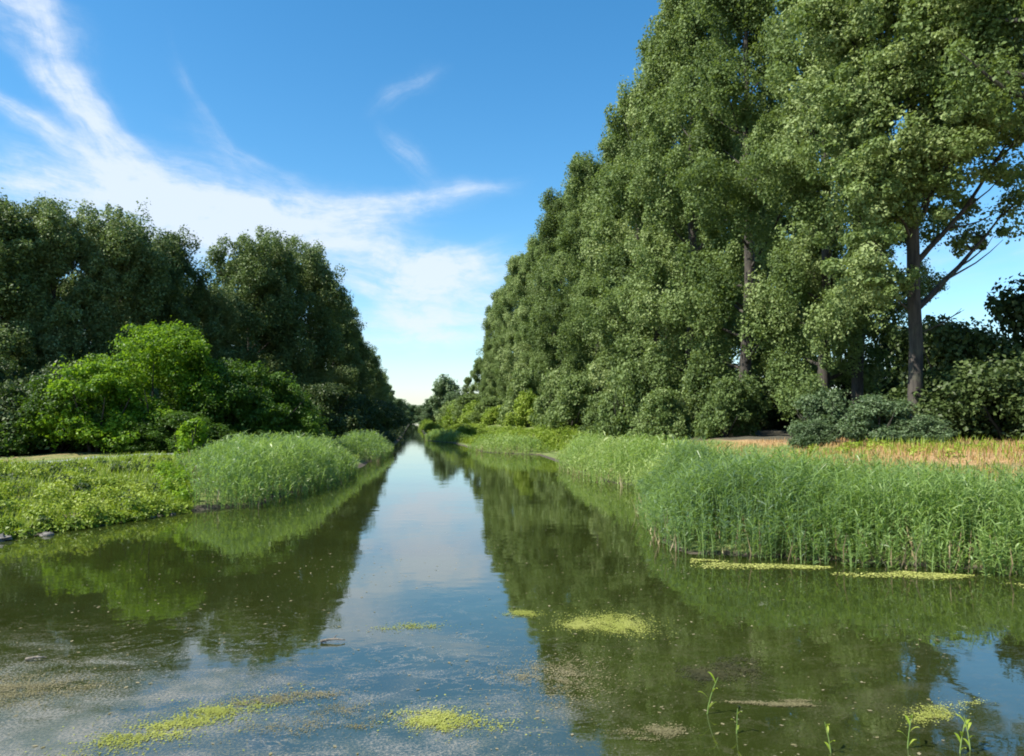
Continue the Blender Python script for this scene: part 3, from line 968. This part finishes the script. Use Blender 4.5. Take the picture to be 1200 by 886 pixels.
reed_bed('reeds', [(3.6, 87.6), (1.5, 93.5), (1.4, 104), (4.2, 104), (6.4, 92), (6.6, 86)], 14, 1.1, 1.5, 106, 'distant short reed clump on the right bank', 7, .08)
reed_bed('reeds', [(-6.9, 25.7), (-4.9, 26.2), (-3.4, 33), (-2.8, 40), (-3.2, 43), (-5.0, 43.5), (-7.2, 41), (-9.4, 36), (-9.6, 32.5), (-8.2, 29.6)],
         40, 1.75, 2.15, 104, 'tall green reeds on the left bank', 13, .030)
reed_bed('reeds', [(-2.4, 50.5), (-1.7, 58), (-1.6, 65), (-4.6, 66), (-6.2, 58), (-5.4, 50.5)], 26, 1.5, 1.95, 105, 'far clump of green reeds on the left bank', 11, .042)


def grass(name, P, hmin, hmax, mat, seed, w=.02, label=None, tint=(0.2, .9), bend=.5):
    r = rng_(seed)
    n = len(P)
    z = height(P[:, 0], P[:, 1])
    P, z = P[z > .02], z[z > .02]
    n = len(P)
    b = np.stack([P[:, 0], P[:, 1], z - .02], 1)
    a = r.random(n) * 6.283
    h = hmin + (hmax - hmin) * r.random(n) * (.65 + .6 * (.5 + .5 * wob(P[:, 0], P[:, 1], 1.7, seed)))
    d = np.stack([np.cos(a), np.sin(a), 0 * a], 1)
    le = (bend * (.3 + .9 * r.random(n)) * h)[:, None]
    tp = b + d * le + np.array([0, 0, 1.0]) * h[:, None]
    md = b + d * le * .3 + np.array([0, 0, .58]) * h[:, None]
    v, q = ribbons(b, md, tp, w * (.6 + .8 * r.random(n)), np.stack([-np.sin(a), np.cos(a), 0 * a], 1))
    patch = .5 + .5 * wob(P[:, 0], P[:, 1], .9, seed + 3)
    t = tint[0] + (tint[1] - tint[0]) * np.clip(.55 * patch + .5 * r.random(n), 0, 1)
    return link(name, mesh_of(name, v, q, mat, np.repeat(t, 2)), None, kind='stuff', label=label)


r0 = rng_(201)
left_bank = [(-24, 20.0), (-10, 20.4), (-8.5, 22.7), (-6.9, 25.8), (-7.8, 28.6), (-9.6, 32.5), (-9.8, 36), (-12.2, 36.2), (-15.2, 32.2), (-22, 29.6), (-30, 28.6), (-30, 20)]
grass('grass', scatter(r0, left_bank, 150), .10, .34, M_grass, 202, .022, 'short green grass on the left bank')
pd = scatter(r0, [(-24, 26.5), (-14, 27.5), (-10.4, 31), (-10, 36), (-12.0, 36), (-15, 32), (-22, 29.6)], 120)
grass('dry_grass', pd[r0.random(len(pd)) < .35 + .5 * wob(pd[:, 0], pd[:, 1], .8, 9)], .05, .16, M_dry, 203, .02, 'dry straw-coloured grass beside the path')
pr_ = scatter(r0, [(9.5, 30), (12.5, 22.6), (15, 19.4), (19, 17.6), (34, 16.5), (40, 33), (19.5, 34), (17, 37.5), (15, 48), (13, 52), (13.2, 40), (12.8, 32)], 60)
grass('dry_grass', pr_, .08, .26, M_dry, 204, .022, 'dry straw-coloured grass strip between reeds and poplars on the right bank', (0.1, 1))
pg = scatter(r0, [(11.0, 27), (13, 31), (15.5, 40), (15.5, 58), (13, 72), (9, 90), (9, 120), (2.2, 130), (2.2, 95), (4.8, 88), (6, 74), (9.6, 70), (11.5, 59), (12.6, 48), (12.6, 34)], 34)
grass('grass', pg, .25, .75, M_grass, 205, .05, 'green grass on the right bank below the poplars', (.3, 1))
pg2 = scatter(r0, [(14, 18.6), (22, 16.5), (34, 17), (34, 30), (22, 31), (16, 30), (12.6, 27)], 26)
pg2 = pg2[r0.random(len(pg2)) < .45 + .8 * wob(pg2[:, 0], pg2[:, 1], 1.1, 31)]
grass('grass', pg2, .2, .5, M_grass, 206, .022, 'green blades among the dry grass on the right', (.2, .8))


def weeds(name, P, rad, per, leaf, mat, seed, label=None, hz=(.12, .4)):
    r = rng_(seed)
    z = height(P[:, 0], P[:, 1])
    hh = hz[0] + (hz[1] - hz[0]) * r.random(len(P))
    c = np.stack([P[:, 0], P[:, 1], z + hh * .6], 1)
    lv = leaves(r, c, r.uniform(rad[0], rad[1], len(P)), per, leaf, .7, .75, None, .8)
    lv[0][:, 2] = np.maximum(lv[0][:, 2], np.repeat(np.repeat(z, per), 4) - .02)
    return link(name, mesh_of(name, lv[0], lv[1], mat, lv[2]), None, kind='stuff', label=label)


pw = scatter(r0, [(-22, 20.2), (-10, 20.7), (-8.5, 23.0), (-7.1, 25.8), (-8.2, 28.2), (-12, 27.4), (-22, 25.6)], 3.2)
po = np.stack([np.interp(r0.random(90), np.linspace(0, 1, 5), [-22, -16, -10, -8.5, -6.9]), np.zeros(90)], 1)
po[:, 1] = np.interp(po[:, 0], [-22, -16, -10, -8.5, -6.9], [20, 20, 20.4, 22.7, 25.8]) + r0.normal(size=90) * .22 + .1
weeds('weeds', po, (.16, .34), 120, .09, M_grass, 214, 'low bright weeds hanging over the left waterline', (.05, .22))
weeds('weeds', pw[r0.random(len(pw)) < .6 + .55 * wob(pw[:, 0], pw[:, 1], 1.5, 12)], (.22, .55), 150, .09, M_grass, 207, 'bushy bright green weeds on the left bank', (.12, .62))
pw = scatter(r0, [(-22, 20.6), (-9.6, 21.2), (-7.4, 25.8), (-9, 28), (-22, 26)], .7)  # dark leaves painting shadow hollows between the bright weeds
weeds('weeds', pw, (.2, .45), 120, .09, M_shade, 212, 'weeds darkened like shadow hollows among the bright ones on the left bank', (.1, .4))
pw = scatter(r0, [(-22, 26.0), (-12, 27.2), (-9.4, 30), (-9.6, 33), (-13, 30), (-22, 28.4)], 1.6)
weeds('weeds', pw, (.2, .36), 120, .09, M_shade, 208, 'dark green weeds along the top of the left bank', (.05, .2))
pw = scatter(r0, [(14.5, 21), (34, 19), (38, 31), (20, 32), (15, 36), (12.6, 29)], .5)
weeds('weeds', pw[r0.random(len(pw)) < .4 + .8 * wob(pw[:, 0], pw[:, 1], .9, 33)], (.15, .35), 90, .09, M_grass, 213, 'scattered green weeds on the dry strip of the right bank', (.05, .25))
pw = scatter(r0, [(-9.4, 32), (-7.8, 28.4), (-6.7, 26.4), (-7.6, 26.2), (-9.0, 28.6), (-10, 31)], 3.2)
weeds('weeds', pw, (.25, .5), 130, .10, M_bright, 209, 'leafy weeds at the foot of the left reeds')
pw = scatter(r0, [(10, 60), (14, 52), (15.5, 62), (12.5, 80), (9, 96), (3, 130), (2.2, 100), (5, 88), (7, 74)], 1.1)
weeds('weeds', pw, (.35, .8), 90, .16, M_lime, 210, 'lime-green weeds covering the far right bank', (.2, .7))
pw = scatter(r0, [(-2.6, 67), (-6.6, 68), (-7, 100), (-6, 160), (-2.2, 160), (-2.2, 90)], .9)
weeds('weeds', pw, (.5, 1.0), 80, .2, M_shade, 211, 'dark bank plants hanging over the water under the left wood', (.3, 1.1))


# ------------------------------------------------------------------ things on the water
def mat_mesh(name, sx, sy, seed, mat, leaf=.03, n=2600, loose=1.0, fil=9):
    """floating raft: wavy filaments of small fronds, dense in the core and frayed at the rim"""
    r = rng_(seed)
    n = int(n * 4)
    leaf = leaf * .62
    pts, wt = [], []
    for k in range(fil):
        c = r.normal(size=2) * np.array([.38, .36])
        a = r.normal() * .5
        L = .35 + .55 * r.random()
        m = int(n / fil * (.5 + r.random()))
        t = r.random(m) - .5
        x = c[0] + t * L * math.cos(a)
        y = c[1] + t * L * math.sin(a) + .16 * np.sin(t * 7 + r.random() * 6)
        sp = (.05 + .10 * r.random()) * (1 + loose * r.random(m) ** 3 * 2.2)
        pts.append(np.stack([x + r.normal(size=m) * sp, y + r.normal(size=m) * sp * 1.3], 1))
    p = np.concatenate(pts)
    p = p[r.random(len(p)) < .55 + .6 * wob(p[:, 0] * sx, p[:, 1] * sy, 22, seed) + .3 * wob(p[:, 0] * sx, p[:, 1] * sy, 60, seed + 3)]
    m = len(p)
    c = np.stack([p[:, 0] * sx, p[:, 1] * sy, .004 + .010 * r.random(m)], 1)
    nrm = unit(np.array([0, 0, 1.0]) + r.normal(size=(m, 3)) * .12)
    a = unit(np.cross(nrm, r.normal(size=(m, 3))))
    b = np.cross(nrm, a)
    L = leaf * (.45 + 1.1 * r.random(m) ** 1.5)[:, None]
    W = L * (.25 + .3 * r.random(m))[:, None]
    v = np.stack([c - a * L * .5, c + b * W, c + a * L * .5, c - b * W], 1).reshape(-1, 3)
    v[:, 2] = np.maximum(v[:, 2], .003)
    t = np.clip(.5 * (.5 + .5 * wob(c[:, 0], c[:, 1], 7, seed + 2)) + .5 * r.random(m), 0, 1)
    return mesh_of(name, v, np.arange(m * 4).reshape(m, 4), mat, t)


def raft(x, y, sx, sy, rot, seed, mat, label, name='algae_mat', **kw):
    o = link(name, mat_mesh(name, sx, sy, seed, mat, **kw), None, label=label, category='algae mat', group='algae mats floating on the water')
    o.location = (x, y, 0)
    o.rotation_euler = (0, 0, rot)
    return o


raft(2.75, 11.1, .80, .66, .15, 301, M_algae, 'largest yellow-green algae mat, floating right of the sky reflection', n=4200, loose=1.1, fil=7)
raft(1.75, 11.75, .30, .24, .1, 302, M_algae, 'small pale algae mat just left of the largest algae mat', n=900)
raft(.30, 7.75, .62, .28, -.25, 303, M_algae, 'yellow-green algae mat in the blue reflection at the bottom of the photo', n=2000, loose=1.8, fil=7)
raft(-2.35, 7.95, .80, .36, .55, 304, M_algae, 'broken yellow-green algae mat near the bottom left', n=2400, loose=2.4, fil=14)
raft(-4.35, 9.2, 1.1, .6, .2, 305, M_scum, 'pale brownish algae scum at the left edge of the photo', n=3000, loose=2, leaf=.026)
raft(-1.4, 8.6, .8, .26, .15, 306, M_scum, 'thin brown scum streak beside the broken bottom left mat', n=1300, loose=2, leaf=.022)
raft(1.7, 8.9, .95, .8, .3, 307, M_scum, 'loose brownish weed mat below the largest algae mat', n=2600, loose=2, leaf=.024)
raft(3.55, 8.9, .60, .46, 0, 308, M_murkweed, 'dark sunken weed patch in the middle of the right reflection', n=2600)
raft(3.72, 7.75, .48, .10, -.15, 309, M_scum, 'thin straw-coloured scum strip near the bottom right', n=1500, leaf=.024, loose=.5)
raft(2.35, 7.25, .34, .16, 0, 310, M_scum, 'small brown scum patch at the bottom edge, right of centre', n=700, leaf=.024)
raft(5.25, 7.3, .6, .22, .35, 311, M_algae, 'yellowish algae strip in the bottom right corner', n=900, leaf=.024)
raft(.0, 11.2, .5, .18, .1, 312, M_algae, 'thin algae wisp floating in the middle of the sky reflection', n=380, leaf=.03, loose=2)
raft(-.75, 8.0, .55, .32, .4, 313, M_scum, 'pale brown scum patch between the two bottom yellow-green mats', n=1000, loose=2, leaf=.022)


def scum_edge():
    """duckweed collected along the foot of the right reeds"""
    r = rng_(330)
    line = np.array([(5.8, 15.75), (7.2, 15.0), (8.7, 14.3), (10.2, 13.55), (11.6, 12.9), (14, 12.1), (17, 11.5)])
    t = r.random(15000) * (len(line) - 1)
    c = np.stack([np.interp(t, range(len(line)), line[:, k]) for k in (0, 1)], 1)
    off = np.abs(r.normal(size=len(t))) * .42
    c = c + np.stack([-.35 * off, -off], 1)
    k = (wob(c[:, 0], c[:, 1] * 2, 2.4, 7) * 1.4 + .5 * wob(c[:, 0], c[:, 1], 11, 8) + .22 - off * .9 + .5 * (r.random(len(c)) - .5)) > 0
    c = c[k]
    m = len(c)
    cc = np.stack([c[:, 0], c[:, 1], .006 + .015 * r.random(m)], 1)
    nrm = unit(np.array([0, 0, 1.0]) + r.normal(size=(m, 3)) * .15)
    a = unit(np.cross(nrm, r.normal(size=(m, 3))))
    b = np.cross(nrm, a)
    L = .04 * (.6 + .8 * r.random(m))[:, None]
    v = np.stack([cc - a * L * .5, cc + b * L * .4, cc + a * L * .5, cc - b * L * .4], 1).reshape(-1, 3)
    v[:, 2] = np.maximum(v[:, 2], .003)
    link('duckweed', mesh_of('duckweed', v, np.arange(m * 4).reshape(m, 4), M_algae, .4 + .6 * r.random(m)), None, kind='stuff', label='yellow-green duckweed along the foot of the right reeds')
    # loose bits drifting in the open water
    n = 2600
    x = r.uniform(-6, 7, n)
    y = 6 + 12 * r.random(n) ** 1.5
    k = np.abs(x) < y * .75
    x, y = x[k], y[k]
    m = len(x)
    cc = np.stack([x, y, np.full(m, .006)], 1)
    a = unit(np.stack([r.normal(size=m), r.normal(size=m), .08 * r.normal(size=m)], 1))
    b = unit(np.cross(np.array([0, 0, 1.0]), a))
    L = (.010 + .045 * r.random(m) ** 4)[:, None]
    v = np.stack([cc - a * L * .6, cc + b * L * .35, cc + a * L * .6, cc - b * L * .35], 1).reshape(-1, 3)
    v[:, 2] = np.maximum(v[:, 2], .003)
    link('floating_debris', mesh_of('floating_debris', v, np.arange(m * 4).reshape(m, 4), M_scum, .3 + .7 * r.random(m)), None, kind='stuff', label='small bits of leaf drifting on the water')


scum_edge()


def stick(x, y, L, rot, seed, label):
    r = rng_(seed)
    k = 7
    s = np.linspace(-.5, .5, k) * L
    p = np.stack([s, np.cumsum(r.normal(size=k)) * .012, .012 + .03 * np.abs(np.sin(np.linspace(.3, 2.6, k)))], 1)
    a = tube(p, np.linspace(.022, .008, k), 7, seed, .1)
    tw = limb(r, p[3], .8, .35, L * .3, 4, .1)
    b = tube(tw, np.linspace(.009, .004, 4), 5)
    v, q, _ = cat([a, b])
    o = link('floating_stick', mesh_of('floating_stick', v, q, M_wood, None, None, True), None, label=label, category='stick', group='sticks floating on the water')
    o.location = (x, y, 0)
    o.rotation_euler = (0, 0, rot)


stick(-1.05, 10.6, .32, .1, 401, 'small pale stick floating at the edge of the left wood reflection')
stick(-4.6, 10.3, .22, .4, 402, 'tiny dark stick floating near the left edge of the photo')


def shoot(x, y, h, n, seed, label, lean=.2):
    r = rng_(seed)
    e = empty('reed_shoot', (x, y, 0), 0, label=label, category='reed shoot', group='young reed shoots in the near water')
    a = r.random() * 6.28
    pts = np.array([(lean * h * t * t * math.cos(a), lean * h * t * t * math.sin(a), -.12 + (h + .12) * t) for t in np.linspace(0, 1, 6)])
    v, q, _ = tube(pts, np.linspace(.008, .003, 6), 6)
    link('stem', mesh_of('stem', v, q, M_reed, np.full(len(q), .6), None, True), e)
    for i in range(n):
        f = .25 + .72 * (i + .5) / n
        s = np.array([np.interp(f * 5, range(6), pts[:, k]) for k in range(3)])
        la = a + i * 2.6 + r.normal() * .4
        L = h * (.38 + .22 * r.random())
        k = 6
        d = np.array([math.cos(la), math.sin(la), 0])
        sidev = np.array([-math.sin(la), math.cos(la), 0])
        u = np.linspace(0, 1, k)
        c = s + d * (L * .55 * u)[:, None] + np.array([0, 0, 1.0]) * (L * (.95 * u - .55 * u * u))[:, None]
        w = .013 * np.sin(np.pi * (u * .86 + .12)) + .0008
        v = np.stack([c - sidev * w[:, None], c + np.array([0, 0, -.004]), c + sidev * w[:, None]], 1).reshape(-1, 3)
        q = []
        for j in range(k - 1):
            for m in (0, 1):
                q.append((j * 3 + m, j * 3 + m + 1, (j + 1) * 3 + m + 1, (j + 1) * 3 + m))
        link('leaf', mesh_of('leaf', v, np.array(q), M_grass, np.full(len(q), .55 + .4 * r.random())), e)


shoot(2.95, 7.6, .36, 4, 501, 'young green reed shoot leaning in the dark water below the sunken weed', .35)
shoot(3.05, 7.1, .22, 3, 502, 'short reed shoot just below the leaning shoot')
shoot(3.72, 6.6, .26, 4, 503, 'reed shoot at the bottom edge below the straw-coloured scum strip')
shoot(4.45, 6.6, .30, 5, 504, 'leafy reed shoot at the bottom edge, left of the corner shoots')
shoot(4.85, 6.45, .32, 5, 505, 'reed shoot next to the bottom right corner')
shoot(5.0, 6.5, .28, 4, 506, 'reed shoot in the bottom right corner, rightmost of the shoots')


def stone(x, y, s, seed, label):
    r = rng_(seed)
    n, mlat = 10, 7
    vs = []
    for i in range(mlat):
        ph = -1.35 + 2.7 * i / (mlat - 1)
        for j in range(n):
            a = 6.283 * j / n
            k = 1 + .16 * r.normal()
            vs.append((s * k * math.cos(ph) * math.cos(a), s * .8 * k * math.cos(ph) * math.sin(a), s * .45 * math.sin(ph) * k))
    q = [(i * n + j, i * n + (j + 1) % n, (i + 1) * n + (j + 1) % n, (i + 1) * n + j) for i in range(mlat - 1) for j in range(n)]
    o = link('shore_stone', mesh_of('shore_stone', np.array(vs), np.array(q), M_stone, None, None, False), None, label=label, category='stone', group='pale stones along the left shore')
    o.location = (x, y, max(h1(x, y), 0) + s * .12)
    o.rotation_euler = (0, 0, r.random() * 6)


stone(-9.9, 20.15, .26, 601, 'flat pale stone at the waterline by the left edge of the photo')
stone(-9.15, 20.9, .16, 602, 'pale stone right of the flat stone at the left edge')
stone(-7.7, 24.1, .14, 603, 'small pale stone at the waterline under the bushy weeds')
stone(-7.3, 24.8, .1, 604, 'tiny pale stone beside the small one under the weeds')
